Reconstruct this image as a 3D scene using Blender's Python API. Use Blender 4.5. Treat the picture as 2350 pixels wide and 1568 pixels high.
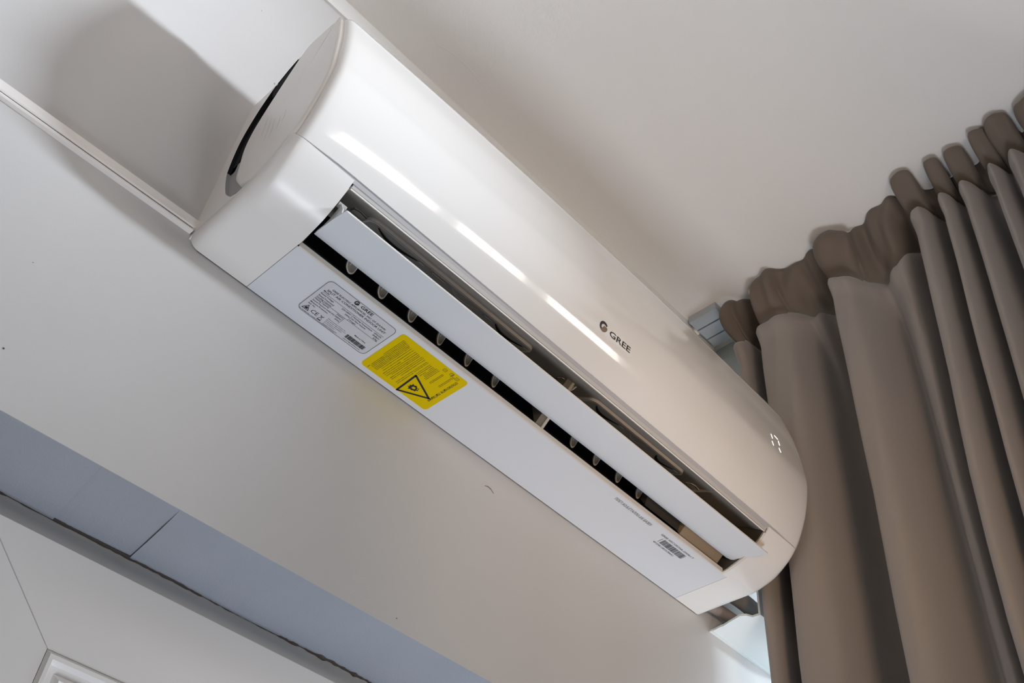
import bpy, bmesh, math, random
from mathutils import Vector, Matrix
random.seed(7)
for o in list(bpy.data.objects):
    bpy.data.objects.remove(o, do_unlink=True)
SC = bpy.context.scene
COL = SC.collection
Z0 = 2.01                     # height of the unit's underside above the floor

# ------------------------------------------------------------------ camera
Cw = (-0.2117668, -0.7340304, -0.7872167 + Z0)
R = [[0.6855001, -0.7234924, 0.0815378], [0.5597059, 0.4520392, -0.6945429], [0.4656382, 0.5217464, 0.7148158]]
cd = bpy.data.cameras.new('camera')
cam = bpy.data.objects.new('camera', cd); COL.objects.link(cam)
m = Matrix(((R[0][0], -R[1][0], -R[2][0], Cw[0]), (R[0][1], -R[1][1], -R[2][1], Cw[1]), (R[0][2], -R[1][2], -R[2][2], Cw[2]), (0, 0, 0, 1)))
cam.matrix_world = m
cd.sensor_fit = 'HORIZONTAL'; cd.sensor_width = 36; cd.lens = 37.1365; cd.clip_start = 0.02
SC.camera = cam

# ------------------------------------------------------------------ world and lights
w = bpy.data.worlds.new('world'); SC.world = w; w.use_nodes = True
bg = w.node_tree.nodes['Background']
bg.inputs[0].default_value = (0.95, 0.91, 0.88, 1); bg.inputs[1].default_value = 0.02

def area(name, loc, target, sx, sy, power, color, spread=math.pi):
    l = bpy.data.lights.new(name, 'AREA'); l.shape = 'RECTANGLE'; l.size = sx; l.size_y = sy
    l.energy = power; l.color = color; l.spread = spread
    o = bpy.data.objects.new(name, l); COL.objects.link(o)
    loc = Vector(loc) + Vector((0, 0, Z0)); target = Vector(target) + Vector((0, 0, Z0))
    o.location = loc
    o.rotation_euler = (target - loc).to_track_quat('-Z', 'Y').to_euler()
    return o
COOL = (0.80, 0.90, 1.0)
WARM = (1.0, 0.80, 0.62)
area('daylight_side_window', (2.4, -1.9, 0.37), (0.15, 0, 0.40), 0.9, 0.15, 7.3, (0.82, 0.90, 1.0), math.radians(34))
for wx, ww, pw in ((0.86, 0.50, 4.2), (1.42, 0.40, 4.5), (2.02, 0.50, 7.4)):
    area('daylight_far_window', (wx, -3.0, 0.32), (wx, 0, 0.32), ww, 0.50, pw, (1.0, 0.91, 0.83))
area('floor_fill', (0.6, -0.6, -1.9), (0.6, -0.5, 0), 0.5, 0.5, 12.5, (0.84, 0.90, 1.0))  # added fill from below, brightens the ceiling and the unit's underside
area('warm_fill', (0.30, -0.80, -0.42), (0.78, -0.1, 0.08), 0.14, 0.14, 0.36, (1.0, 0.66, 0.38), math.radians(75))  # added warm fill for the unit's right end, no actual lamp there
area('ceiling_fill', (-0.6, -1.6, -0.6), (0.1, -0.5, 0.59), 0.6, 0.6, 1.3, (1.0, 0.93, 0.88), math.radians(60))  # added fill aimed up at the ceiling
area('left_graze_fill', (-2.2, -0.22, -0.25), (0.8, -0.3, 0.0), 0.3, 1.2, 2.4, (1.0, 0.93, 0.86))  # added fill from the left for the curtain folds and end cap
area('daylight_curtained_window', (1.25, -0.45, -0.55), (0.5, -0.45, -0.55), 1.0, 1.5, 16.0, (0.87, 0.92, 1.0))

vs = SC.view_settings
SC.display_settings.display_device = 'sRGB'
vs.view_transform = 'Standard'; vs.look = 'None'; vs.gamma = 1; vs.use_curve_mapping = False; vs.exposure = 0.13

# ------------------------------------------------------------------ helpers
def link(o, parent=None, label=None, cat=None, kind=None, group=None):
    COL.objects.link(o)
    if parent: o.parent = parent
    if label: o['label'] = label
    if cat: o['category'] = cat
    if kind: o['kind'] = kind
    if group: o['group'] = group
    return o
ORI = {}
def empty(name, base, label, cat, group=None):
    o = bpy.data.objects.new(name, None); o.empty_display_size = 0.05
    o.location = Vector(base) + Vector((0, 0, Z0)); ORI[o] = Vector(base)
    return link(o, None, label, cat, None, group)
def mk(name, V, F, mat, parent=None, smooth=False, label=None, cat=None, kind=None, group=None, base=None, mats=None, fm=None):
    """mesh from points given in room coordinates (unit's back left lower corner = 0)"""
    if parent is not None: o0 = ORI[parent]
    else: o0 = Vector(base) if base else Vector(V[0])
    me = bpy.data.meshes.new(name)
    me.from_pydata([tuple(Vector(v) - o0) for v in V], [], F)
    me.materials.append(mat)
    if mats:
        for q in mats: me.materials.append(q)
        for p, i in zip(me.polygons, fm): p.material_index = i
    if smooth:
        for p in me.polygons: p.use_smooth = True
    me.update()
    o = bpy.data.objects.new(name, me)
    ORI[o] = o0
    if parent is None: o.location = o0 + Vector((0, 0, Z0))
    return link(o, parent, label, cat, kind, group)
def recalc(o):
    bm = bmesh.new(); bm.from_mesh(o.data); bmesh.ops.recalc_face_normals(bm, faces=bm.faces); bm.to_mesh(o.data); bm.free()
def bevel(o, w, seg=2, ang=30):
    md = o.modifiers.new('bevel', 'BEVEL'); md.width = w; md.segments = seg; md.limit_method = 'ANGLE'; md.angle_limit = math.radians(ang)
    for p in o.data.polygons: p.use_smooth = True
    return o
def boxv(a, b):
    x0, y0, z0 = a; x1, y1, z1 = b
    V = [(x0, y0, z0), (x1, y0, z0), (x1, y1, z0), (x0, y1, z0), (x0, y0, z1), (x1, y0, z1), (x1, y1, z1), (x0, y1, z1)]
    F = [(0, 3, 2, 1), (4, 5, 6, 7), (0, 1, 5, 4), (1, 2, 6, 5), (2, 3, 7, 6), (3, 0, 4, 7)]
    return V, F
def prism(P, dirv):
    """closed polygon P (3D points) extruded by dirv"""
    n = len(P); dv = Vector(dirv)
    V = [tuple(Vector(p)) for p in P] + [tuple(Vector(p) + dv) for p in P]
    F = [tuple(range(n))[::-1], tuple(range(n, 2 * n))] + [(i, (i + 1) % n, n + (i + 1) % n, n + i) for i in range(n)]
    return V, F
def merge(parts):
    V = []; F = []
    for v, f in parts:
        k = len(V); V += list(v); F += [tuple(i + k for i in q) for q in f]
    return V, F
def catmull(P, n=8, closed=False):
    out = []; L = len(P); rng = range(L if closed else L - 1)
    for i in rng:
        p0 = Vector(P[(i - 1) % L] if closed or i > 0 else P[0]); p1 = Vector(P[i]); p2 = Vector(P[(i + 1) % L])
        p3 = Vector(P[(i + 2) % L] if closed or i < L - 2 else P[-1])
        for k in range(n):
            t = k / n
            out.append(0.5 * ((2 * p1) + (p2 - p0) * t + (2 * p0 - 5 * p1 + 4 * p2 - p3) * t * t + (3 * p1 - p0 - 3 * p2 + p3) * t ** 3))
    if not closed: out.append(Vector(P[-1]))
    return out
def grid_faces(nu, nv, flip=False):
    F = []
    for i in range(nu - 1):
        for j in range(nv - 1):
            q = (i * nv + j, i * nv + j + 1, (i + 1) * nv + j + 1, (i + 1) * nv + j)
            F.append(q[::-1] if flip else q)
    return F
def tube(path, r, seg=12, ribs=None, caps=True):
    V = []; F = []; n = len(path)
    for i, p in enumerate(path):
        p = Vector(p)
        t = (Vector(path[min(i + 1, n - 1)]) - Vector(path[max(i - 1, 0)])).normalized()
        a = t.cross(Vector((0, 0, 1)))
        if a.length < 1e-3: a = t.cross(Vector((0, 1, 0)))
        a.normalize(); b = t.cross(a)
        rr = r if ribs is None else r * (1 + ribs * (1 if i % 2 else -1))
        for k in range(seg):
            c = 2 * math.pi * k / seg
            V.append(tuple(p + a * math.cos(c) * rr + b * math.sin(c) * rr))
    for i in range(n - 1):
        for k in range(seg):
            F.append((i * seg + k, i * seg + (k + 1) % seg, (i + 1) * seg + (k + 1) % seg, (i + 1) * seg + k))
    if caps:
        F.append(tuple(range(seg))[::-1]); F.append(tuple((n - 1) * seg + k for k in range(seg)))
    return V, F
def smooth01(a, b, x):
    t = max(0.0, min(1.0, (x - a) / (b - a))); return t * t * (3 - 2 * t)

# ------------------------------------------------------------------ materials
def mat(name, col, rough=0.5, metal=0.0, spec=0.5, coat=0.0, bump=0.0, bscale=600, var=0.0, vscale=6, trans=0.0, emit=None, estr=0, sheen=0.0, dirt=0.0, dirtscale=40, bscale2=None, alpha=None, ctint=0.1):
    mt = bpy.data.materials.new(name); mt.use_nodes = True
    N = mt.node_tree.nodes; L = mt.node_tree.links; b = N['Principled BSDF']
    b.inputs['Base Color'].default_value = (*col, 1)
    b.inputs['Roughness'].default_value = rough; b.inputs['Metallic'].default_value = metal
    b.inputs['Specular IOR Level'].default_value = spec
    b.inputs['Coat Weight'].default_value = coat; b.inputs['Coat Roughness'].default_value = 0.03
    b.inputs['Sheen Weight'].default_value = sheen
    if trans: b.inputs['Transmission Weight'].default_value = trans
    if emit: b.inputs['Emission Color'].default_value = (*emit, 1); b.inputs['Emission Strength'].default_value = estr
    tc = N.new('ShaderNodeTexCoord')
    if var or dirt:
        nz = N.new('ShaderNodeTexNoise'); nz.inputs['Scale'].default_value = vscale; nz.inputs['Detail'].default_value = 5
        L.new(tc.outputs['Object'], nz.inputs['Vector'])
        mr = N.new('ShaderNodeMapRange'); mr.inputs[3].default_value = 1 - var; mr.inputs[4].default_value = 1 + var * 0.5
        mr.inputs[1].default_value = 0.3; mr.inputs[2].default_value = 0.7
        L.new(nz.outputs['Fac'], mr.inputs[0])
        mx = N.new('ShaderNodeVectorMath'); mx.operation = 'SCALE'; mx.inputs[0].default_value = col
        L.new(mr.outputs[0], mx.inputs['Scale'])
        out = mx.outputs[0]
        if dirt:
            n2 = N.new('ShaderNodeTexNoise'); n2.inputs['Scale'].default_value = dirtscale; n2.inputs['Detail'].default_value = 3
            L.new(tc.outputs['Object'], n2.inputs['Vector'])
            cr = N.new('ShaderNodeValToRGB'); cr.color_ramp.elements[0].position = 0.72; cr.color_ramp.elements[1].position = 0.80
            cr.color_ramp.elements[0].color = (1, 1, 1, 1); cr.color_ramp.elements[1].color = (1 - dirt, 1 - dirt, 1 - dirt, 1)
            L.new(n2.outputs['Fac'], cr.inputs[0])
            mm = N.new('ShaderNodeVectorMath'); mm.operation = 'MULTIPLY'
            L.new(out, mm.inputs[0]); L.new(cr.outputs[0], mm.inputs[1]); out = mm.outputs[0]
        L.new(out, b.inputs['Base Color'])
    if bump:
        n3 = N.new('ShaderNodeTexNoise'); n3.inputs['Scale'].default_value = bscale; n3.inputs['Detail'].default_value = 3
        L.new(tc.outputs['Object'], n3.inputs['Vector'])
        bp = N.new('ShaderNodeBump'); bp.inputs['Strength'].default_value = bump; bp.inputs['Distance'].default_value = 0.001
        h = n3.outputs['Fac']
        if bscale2:
            n4 = N.new('ShaderNodeTexNoise'); n4.inputs['Scale'].default_value = bscale2; n4.inputs['Detail'].default_value = 2
            L.new(tc.outputs['Object'], n4.inputs['Vector'])
            ad = N.new('ShaderNodeMath'); ad.operation = 'MULTIPLY_ADD'; ad.inputs[1].default_value = 5.0
            L.new(n4.outputs['Fac'], ad.inputs[0]); L.new(h, ad.inputs[2]); h = ad.outputs[0]
        L.new(h, bp.inputs['Height']); L.new(bp.outputs[0], b.inputs['Normal'])
    return mt
M_wall = mat('wall_paint', (0.64, 0.63, 0.625), 0.38, spec=0.35, bump=0.12, bscale=900, var=0.03, vscale=5)
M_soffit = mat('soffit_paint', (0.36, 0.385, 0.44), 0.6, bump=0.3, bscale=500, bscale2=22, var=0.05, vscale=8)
M_ceil = mat('ceiling_paint', (0.88, 0.855, 0.825), 0.7, bump=0.35, bscale=260, bscale2=30, var=0.02, vscale=3)
M_lower = mat('lower_wall_paint', (0.80, 0.79, 0.76), 0.5, bump=0.05)
M_case = mat('white_casing', (0.90, 0.89, 0.88), 0.4)
M_floor = mat('floor_boards', (0.42, 0.30, 0.20), 0.5, var=0.1)
M_cornice = mat('white_cornice', (0.86, 0.86, 0.85), 0.5, bump=0.08)
M_gloss = mat('glossy_white_plastic', (0.83, 0.815, 0.795), 0.10, spec=0.5, coat=0.5)
M_body = mat('satin_white_plastic', (0.85, 0.835, 0.815), 0.30, spec=0.5)
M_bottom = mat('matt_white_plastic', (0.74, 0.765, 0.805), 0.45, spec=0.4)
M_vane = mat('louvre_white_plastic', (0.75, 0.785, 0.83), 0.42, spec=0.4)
M_trimg = mat('pale_grey_trim', (0.55, 0.54, 0.52), 0.35)
M_seam = mat('seam_grey', (0.48, 0.47, 0.49), 0.5)
M_trimd = mat('dark_gap', (0.09, 0.085, 0.08), 0.6)
M_duct = mat('dark_grey_duct', (0.34, 0.31, 0.275), 0.42)
M_black = mat('black_interior', (0.004, 0.004, 0.005), 0.7, spec=0.2)
M_link = mat('grey_link_bar', (0.52, 0.49, 0.45), 0.32)
M_rim = mat('pale_rim', (0.92, 0.89, 0.84), 0.4)
M_slot = mat('slot_black', (0.012, 0.010, 0.010), 0.6)
M_blade = mat('smoky_blade', (0.19, 0.165, 0.14), 0.3)
M_blader = mat('blade_rim', (0.50, 0.46, 0.40), 0.35)
M_tan = mat('tan_duct', (0.26, 0.19, 0.12), 0.45)
M_cap = mat('end_cap_plastic', (0.88, 0.85, 0.82), 0.38, bump=0.05, bscale=60, var=0.02)
M_grill = mat('dark_side_slot', (0.012, 0.012, 0.014), 0.8, spec=0.08)
M_metal = mat('grey_side_recess', (0.33, 0.32, 0.325), 0.35)
M_ink = mat('black_ink', (0.012, 0.012, 0.016), 0.6)
M_inkg = mat('grey_ink', (0.13, 0.14, 0.16), 0.6)
M_inky = mat('dark_ink_on_yellow', (0.10, 0.075, 0.0), 0.6)
M_label = mat('pale_label', (0.66, 0.67, 0.71), 0.4)
M_yellow = mat('yellow_label', (0.76, 0.56, 0.0), 0.6, spec=0.08)
M_logo = mat('dark_bronze_print', (0.035, 0.028, 0.026), 0.3)
M_logo2 = mat('bronze_print', (0.22, 0.15, 0.11), 0.3)
M_led = mat('lit_digit', (1, 1, 1), 0.5, emit=(1, 1, 1), estr=1.6)
M_duct_white = mat('white_trunking', (0.92, 0.88, 0.85), 0.4)
M_curt = mat('curtain_fabric', (0.33, 0.295, 0.27), 0.75, sheen=0.35, bump=0.25, bscale=1500, spec=0.2)
M_ruff = mat('curtain_heading', (0.20, 0.16, 0.13), 0.7, sheen=0.15, bump=0.3, bscale=300, spec=0.25)  # same cloth made darker: shade of the downward facing frill put into the colour
M_track = mat('track_plastic', (0.42, 0.46, 0.50), 0.4)
M_pale = mat('pale_plastic', (0.75, 0.71, 0.66), 0.4)
M_pvc = mat('white_board', (0.80, 0.84, 0.85), 0.45)
M_hose = mat('drain_hose', (0.30, 0.27, 0.25), 0.5)
M_pipe = mat('pipe_insulation', (0.33, 0.27, 0.24), 0.7)
M_frame = mat('window_frame', (0.72, 0.77, 0.77), 0.35)
M_glassdark = mat('door_glass', (0.35, 0.42, 0.50), 0.1)
M_crumb = mat('cracked_filler', (0.10, 0.085, 0.07), 0.9)
M_header = mat('window_wall_paint', (0.60, 0.65, 0.63), 0.6, bump=0.1)
def glass_mat():
    mt = bpy.data.materials.new('window_glass'); mt.use_nodes = True
    N = mt.node_tree.nodes; L = mt.node_tree.links; N.clear()
    o = N.new('ShaderNodeOutputMaterial'); a = N.new('ShaderNodeBsdfTransparent'); g = N.new('ShaderNodeBsdfGlossy'); mx = N.new('ShaderNodeMixShader')
    g.inputs['Roughness'].default_value = 0.02; mx.inputs[0].default_value = 0.08; a.inputs[0].default_value = (0.94, 0.97, 0.97, 1)
    L.new(a.outputs[0], mx.inputs[1]); L.new(g.outputs[0], mx.inputs[2]); L.new(mx.outputs[0], o.inputs[0]); return mt
M_glass = glass_mat()
def add_translucent(mt, col, fac):
    N = mt.node_tree.nodes; L = mt.node_tree.links; b = N['Principled BSDF']; o = N['Material Output']
    t = N.new('ShaderNodeBsdfTranslucent'); t.inputs[0].default_value = (*col, 1); mx = N.new('ShaderNodeMixShader'); mx.inputs[0].default_value = fac
    L.new(b.outputs[0], mx.inputs[1]); L.new(t.outputs[0], mx.inputs[2]); L.new(mx.outputs[0], o.inputs[0])
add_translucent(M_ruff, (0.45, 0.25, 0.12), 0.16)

# ------------------------------------------------------------------ the room
ZC = 0.5905            # ceiling
FZ = -Z0               # floor
XR = 1.06              # window plane
def soff(x): return -0.2722 + 0.0243 * x
V, F = boxv((-2.6, -3.6, FZ - 0.05), (1.3, 0.3, FZ)); mk('floor', V, F, M_floor, kind='structure', label='wooden floor far below the air conditioner', cat='floor')
V, F = boxv((-2.6, -3.6, ZC), (1.3, 0.3, ZC + 0.05)); mk('ceiling', V, F, M_ceil, kind='structure', label='beige painted ceiling with fine texture', cat='ceiling')
# bulkhead: front face y=0, underside slopes by a hair
def bulk():
    xs = [-2.6 + 3.68 * i / 40 for i in range(41)]
    V = []; 
    for x in xs:
        V += [(x, 0, soff(x)), (x, 0, ZC), (x, 0.30, ZC)]
    F = []
    for i in range(40):
        a = i * 3; b = a + 3
        F += [(a, a + 1, b + 1, b)[::-1], (a + 1, a + 2, b + 2, b + 1)[::-1]]
    F += [(0, 2, 1), (120, 121, 122)]
    return V, F
V, F = bulk(); wb = mk('wall_back', V, F, M_wall, kind='structure', label='pale grey painted wall the air conditioner hangs on', cat='wall'); recalc(wb)
# soffit under the bulkhead, plastered in panels
def sofp(x0, x1, dz):
    n = 24; V = []; random.seed(int(x0 * 977) + 11)
    ys = [0.0, 0.002, 0.02, 0.04, 0.06, 0.08, 0.094, 0.099]
    for i in range(n + 1):
        x = x0 + (x1 - x0) * i / n
        for j, y in enumerate(ys):
            z = soff(x) + dz * smooth01(0, 0.03, y) + 0.0007 * math.sin(x * 31 + y * 40) + (0.0006 * random.random() if 0 < j < 7 else 0)
            if j == 0: z = soff(x)
            V.append((x + (0.012 * y / 0.1), y, z - (0.0006 if j else 0)))
    F = grid_faces(n + 1, len(ys))
    return V, F
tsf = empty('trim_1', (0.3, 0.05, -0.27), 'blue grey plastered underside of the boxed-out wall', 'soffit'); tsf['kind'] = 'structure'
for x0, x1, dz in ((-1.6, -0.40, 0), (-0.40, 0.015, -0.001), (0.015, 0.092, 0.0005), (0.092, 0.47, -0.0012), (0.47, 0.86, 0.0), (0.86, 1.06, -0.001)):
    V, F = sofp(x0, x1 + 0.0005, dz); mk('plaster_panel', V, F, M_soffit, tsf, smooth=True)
# broken filler along the rear edge of the soffit
def filler():
    random.seed(3); V = []; n = 240
    for i in range(n + 1):
        x = -0.2 + 1.2 * i / n
        amp = 0.0011 + 0.0026 * smooth01(0.12, 0.3, x) * random.random() ** 2
        z = soff(x)
        V += [(x, 0.0985 - amp, z - 0.0005 - 0.001 * random.random()), (x, 0.0998, z - 0.0022 - amp * random.random())]
    return V, grid_faces(n + 1, 2)
V, F = filler(); mk('cracked_filler', V, F, M_crumb, tsf, label='ragged dark filler in the rear corner')
# recessed wall below
V, F = boxv((-2.6, 0.10, FZ), (1.08, 0.3, -0.255)); mk('wall_lower', V, F, M_lower, kind='structure', label='white recessed wall under the boxed-out part', cat='wall')
# mitred white casing (window/door frame) in front of it
CY = 0.088
dr = empty('door_1', (0.5, CY, -2.0), 'white framed door opening with a wide mitred casing at lower left', 'door'); dr['kind'] = 'structure'
def casing_top(x): return -0.2985 + 0.0245 * x
xi, zi = 0.0655, -0.3835
g = 0.0006
P = [(-0.0285 + g, CY, casing_top(-0.03)), (1.04, CY, casing_top(1.04)), (1.04, CY, -0.360), (xi + g, CY, zi)]
V, F = prism(P, (0, 0.0118, 0)); o = mk('casing_board', V, F, M_case, dr); recalc(o); bevel(o, 0.0006)
P = [(-0.0285 - g, CY, casing_top(-0.03)), (xi - g, CY, zi), (xi - g, CY, -2.0), (-0.0285 - g, CY, -2.0)]
V, F = prism(P, (0, 0.0118, 0)); o = mk('casing_board', V, F, M_case, dr); recalc(o); bevel(o, 0.0006)
# inner sash: bevelled bead, then glass
def sash():
    def top(x, off): return zi - off + 0.0245 * (x - xi)
    parts = []
    offs = [(0.0, CY + 0.001), (0.003, CY - 0.0015), (0.0065, CY - 0.001), (0.009, CY + 0.004), (0.014, CY + 0.006), (0.019, CY + 0.002), (0.022, CY + 0.008)]
    V = []
    for of, y in offs:
        V.append((xi + of, y, -2.0)); V.append((xi + of, y, top(xi + of, of))); V.append((1.04, y, top(1.04, of)))
    return V, grid_faces(len(offs), 3)
V, F = sash(); o = mk('sash_bead', V, F, M_case, dr, smooth=False)
V, F = boxv((xi + 0.02, CY + 0.008, -2.0), (1.04, CY + 0.0115, -0.38)); mk('glass_pane', V, F, M_glassdark, dr)
# cornice strip along the top of the wall (z .557 to .59)
V, F = prism([(-2.6, 0, 0.5575), (-2.6, -0.004, 0.5575), (-2.6, -0.006, 0.562), (-2.6, -0.006, 0.5905), (-2.6, 0, 0.5905)], (3.52, 0, 0))
o = mk('trim_2', V, F, M_cornice, kind='structure', label='white strip where the wall meets the ceiling', cat='trim'); recalc(o)
# ceiling cracks: thin raised tape edge
def ridge(pts, wd, h):
    V = []; 
    for i, (x, y) in enumerate(pts):
        V += [(x, y - wd, ZC - 0.0001), (x, y, ZC - h), (x, y + wd, ZC - 0.0001)]
    return V, grid_faces(len(pts), 3)
pts = [(0.165, -0.062), (0.181, -0.0546), (0.20, -0.060), (0.2348, -0.0633), (0.28, -0.058), (0.32, -0.05), (0.3558, -0.0456)]
V, F = ridge([tuple(p[:2]) for p in catmull([(a, b, 0) for a, b in pts], 6)], 0.002, 0.0005); mk('trim_3', V, F, M_ceil, kind='structure', label='thin raised paper seam on the ceiling', cat='trim')
# right wall with the window behind the curtain
XH = 0.935
parts = [boxv((XH, -3.6, 0.50), (1.10, 0.0, ZC)), boxv((XH, -3.6, FZ), (1.10, 0.0, -1.2)), boxv((XH, -3.6, -1.2), (1.10, -3.2, 0.50))]
V, F = merge(parts); mk('wall_right', V, F, M_header, kind='structure', label='pale window wall behind the dark curtain', cat='wall', base=(XH, -0.8, 0))
wn = empty('window_1', (XR, -0.4, -1.2), 'white framed window mostly hidden by the dark curtain', 'window'); wn['kind'] = 'structure'
for a, b in (((XR - 0.02, -0.80, 0.45), (XR + 0.02, 0.0, 0.50)), ((XR - 0.02, -0.80, -1.2), (XR + 0.02, 0.0, -1.15)), ((XR - 0.02, -0.022, -1.15), (XR + 0.02, -0.0005, 0.45)), ((XR - 0.02, -0.80, -1.15), (XR + 0.02, -0.75, 0.45)), ((XR - 0.02, -0.42, -1.15), (XR + 0.02, -0.37, 0.45))):
    V, F = boxv(a, b); bevel(mk('window_frame', V, F, M_frame, wn), 0.004)
for y0, y1 in ((-0.75, -0.42), (-0.37, -0.022)):
    V, F = boxv((XR - 0.003, y0, -1.15), (XR + 0.003, y1, 0.45)); mk('window_pane', V, F, M_glass, wn)

# ------------------------------------------------------------------ surface-mounted white trunking on the wall, left
tk = empty('cable_trunking', (-0.3, 0, 0.012), 'long white plastic cable trunking on the wall left of the air conditioner', 'cable trunking')
def trunk(z0, z1, yf, x0, x1, bev=0.0018):
    b = bev
    prof = [(0, z0), (-yf + b, z0), (-yf, z0 + b), (-yf, z1 - b), (-yf + b, z1), (0, z1)]
    s = 0.026
    A = [(x0, y, z + s * x0) for y, z in prof]; B = [(x1, y, z + s * x1) for y, z in prof]
    n = len(prof); V = A + B
    F = [tuple(range(n))[::-1], tuple(range(n, 2 * n))] + [(i, (i + 1) % n, n + (i + 1) % n, n + i) for i in range(n)]
    return V, F
V, F = trunk(0.0143, 0.0178, 0.0062, -1.6, -0.0015, 0.001); o = mk('trunking_base', V, F, M_duct_white, tk); recalc(o)
V, F = trunk(0.0181, 0.0325, 0.0068, -1.6, 0.0005, 0.002); o = mk('trunking_lid', V, F, M_duct_white, tk); recalc(o)
V, F = trunk(0.0172, 0.0188, 0.0055, -1.6, -0.003, 0.0003); o = mk('shadow_gap', V, F, M_trimd, tk, label='dark joint between lid and base'); recalc(o)

# ------------------------------------------------------------------ the air conditioner
W = 0.845
AC = empty('air_conditioner', (W / 2, 0, 0), 'long glossy white split air conditioner mounted on the wall with open louvre', 'air conditioner')
key = [(0.0, 0.0), (0.085, 0.0), (0.0953, 0.0012), (0.1267, 0.012), (0.1578, 0.0386), (0.1785, 0.080), (0.1888, 0.125), (0.1880, 0.157), (0.180, 0.21), (0.1662, 0.262)]
cm = catmull([(a, b, 0) for a, b in key[1:]], 12)
PRO = [Vector((a * 0.085 / 14, 0.0, 0)) for a in range(14)] + cm
PRO += [Vector(p) for p in ((0.1655, 0.2662, 0), (0.1630, 0.2692, 0), (0.1585, 0.2705, 0))]
# arclength table
SL = [0.0]
for a, b in zip(PRO[:-1], PRO[1:]): SL.append(SL[-1] + (b - a).length)
def prof(s):
    """(d,z), outward normal at arclength s"""
    s = max(0.0, min(SL[-1], s))
    lo, hi = 0, len(SL) - 1
    while hi - lo > 1:
        mid = (lo + hi) // 2
        if SL[mid] <= s: lo = mid
        else: hi = mid
    t = (s - SL[lo]) / (SL[hi] - SL[lo])
    p = PRO[lo].lerp(PRO[hi], t)
    a = PRO[max(lo - 1, 0)]; b = PRO[min(hi + 1, len(PRO) - 1)]
    tg = (b - a).normalized()
    return p, Vector((tg.y, -tg.x, 0))
def s_of_z(z):
    for i in range(len(PRO) - 1):
        if i > 14 and PRO[i].y <= z <= PRO[i + 1].y:
            return SL[i] + (SL[i + 1] - SL[i]) * (z - PRO[i].y) / (PRO[i + 1].y - PRO[i].y)
    return SL[-1]
def s_of_d(d): 
    for i in range(len(PRO) - 1):
        if PRO[i].x <= d <= PRO[i + 1].x:
            return SL[i] + (SL[i + 1] - SL[i]) * (d - PRO[i].x) / (PRO[i + 1].x - PRO[i].x)
def inset(x):
    u = min(x, W - x)
    r = 0.0135
    if u >= r: return 0.0
    return r * (1 - math.sqrt(max(0, 1 - ((r - u) / r) ** 2)))
def bow(x): return 0.0075 * (1 - ((x - 0.43) / 0.43) ** 2)
def P3(x, s, e=None, out=0.0, b=True):
    p, n = prof(s)
    e = inset(x) if e is None else e
    q = p - n * (e - out)
    d = q.x; z = q.y
    if b: d += bow(x) * smooth01(0.155, 0.18, p.x) if p.y < 0.2 else bow(x)
    return (x, -max(d, 0.0), z)
def strip(xs, ss, e=None, out=0.0, thick=0.0022, b=True):
    """shell patch over the profile, thickened inwards"""
    V = []; nu, nv = len(xs), len(ss)
    for lay in (0.0, -thick):
        for x in xs:
            for s in ss: V.append(P3(x, s, e, out + lay, b))
    F = grid_faces(nu, nv, True)
    k = nu * nv
    F += [tuple(i + k for i in q)[::-1] for q in grid_faces(nu, nv, True)]
    for i in range(nu - 1):
        F.append((i * nv, (i + 1) * nv, k + (i + 1) * nv, k + i * nv)); j = nv - 1
        F.append((i * nv + j, k + i * nv + j, k + (i + 1) * nv + j, (i + 1) * nv + j))
    for j in range(nv - 1):
        F.append((j, k + j, k + j + 1, j + 1)); i = (nu - 1) * nv
        F.append((i + j, i + j + 1, k + i + j + 1, k + i + j))
    return V, F
def lin(a, b, n): return [a + (b - a) * i / (n - 1) for i in range(n)]
s_back = 0.0011
s_slot = s_of_d(0.0868)
s_lip = s_of_d(0.1535)
s_seam = s_of_z(0.0412)
s_pan = s_of_z(0.0425)
xL, xR_ = 0.0745, 0.7760          # outlet opening
xb0, xb1 = 0.0735, 0.7850         # seams of the middle bottom plate
ends = [0.0, 0.0004, 0.0012, 0.0025, 0.0045, 0.007, 0.010, 0.0135]
def smooth_all(o):
    for p in o.data.polygons: p.use_smooth = True
    md = o.modifiers.new('ws', 'EDGE_SPLIT'); md.split_angle = math.radians(38)
    return o
def s_end(x):          # end covers: seam climbs a little towards the outlet
    return s_seam - 0.0006
# left and right end covers
def end_cover(side):
    if side == 'L': xs = ends + lin(0.02, xb0 - 0.0005, 8)
    else: xs = lin(xb1 + 0.0005, W - 0.02, 8) + [W - e for e in ends[::-1]]
    ss = lin(s_back, s_slot, 12) + lin(s_slot, s_lip, 26)[1:] + lin(s_lip, s_seam, 5)[1:]
    return strip(xs, ss, b=False)
V, F = end_cover('L'); smooth_all(mk('end_cover', V, F, M_body, AC))
V, F = end_cover('R')
# trim away the part of the right cover that lies over the outlet (it starts beyond the opening)
smooth_all(mk('end_cover', V, F, M_body, AC))
if True:   # right of the outlet, between opening and bottom seam
    V, F = strip(lin(xR_, xb1 + 0.0012, 3), lin(s_slot - 0.0024, s_seam, 26), b=False)
    smooth_all(mk('outlet_jamb', V, F, M_body, AC))
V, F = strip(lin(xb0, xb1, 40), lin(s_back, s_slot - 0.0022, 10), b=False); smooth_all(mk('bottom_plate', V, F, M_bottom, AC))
for xx in (xb0, xb1):
    V, F = boxv((xx - 0.002, -0.085, 0.0004), (xx + 0.002, -0.001, 0.0018)); mk('seam_gap', V, F, M_black, AC)
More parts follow.
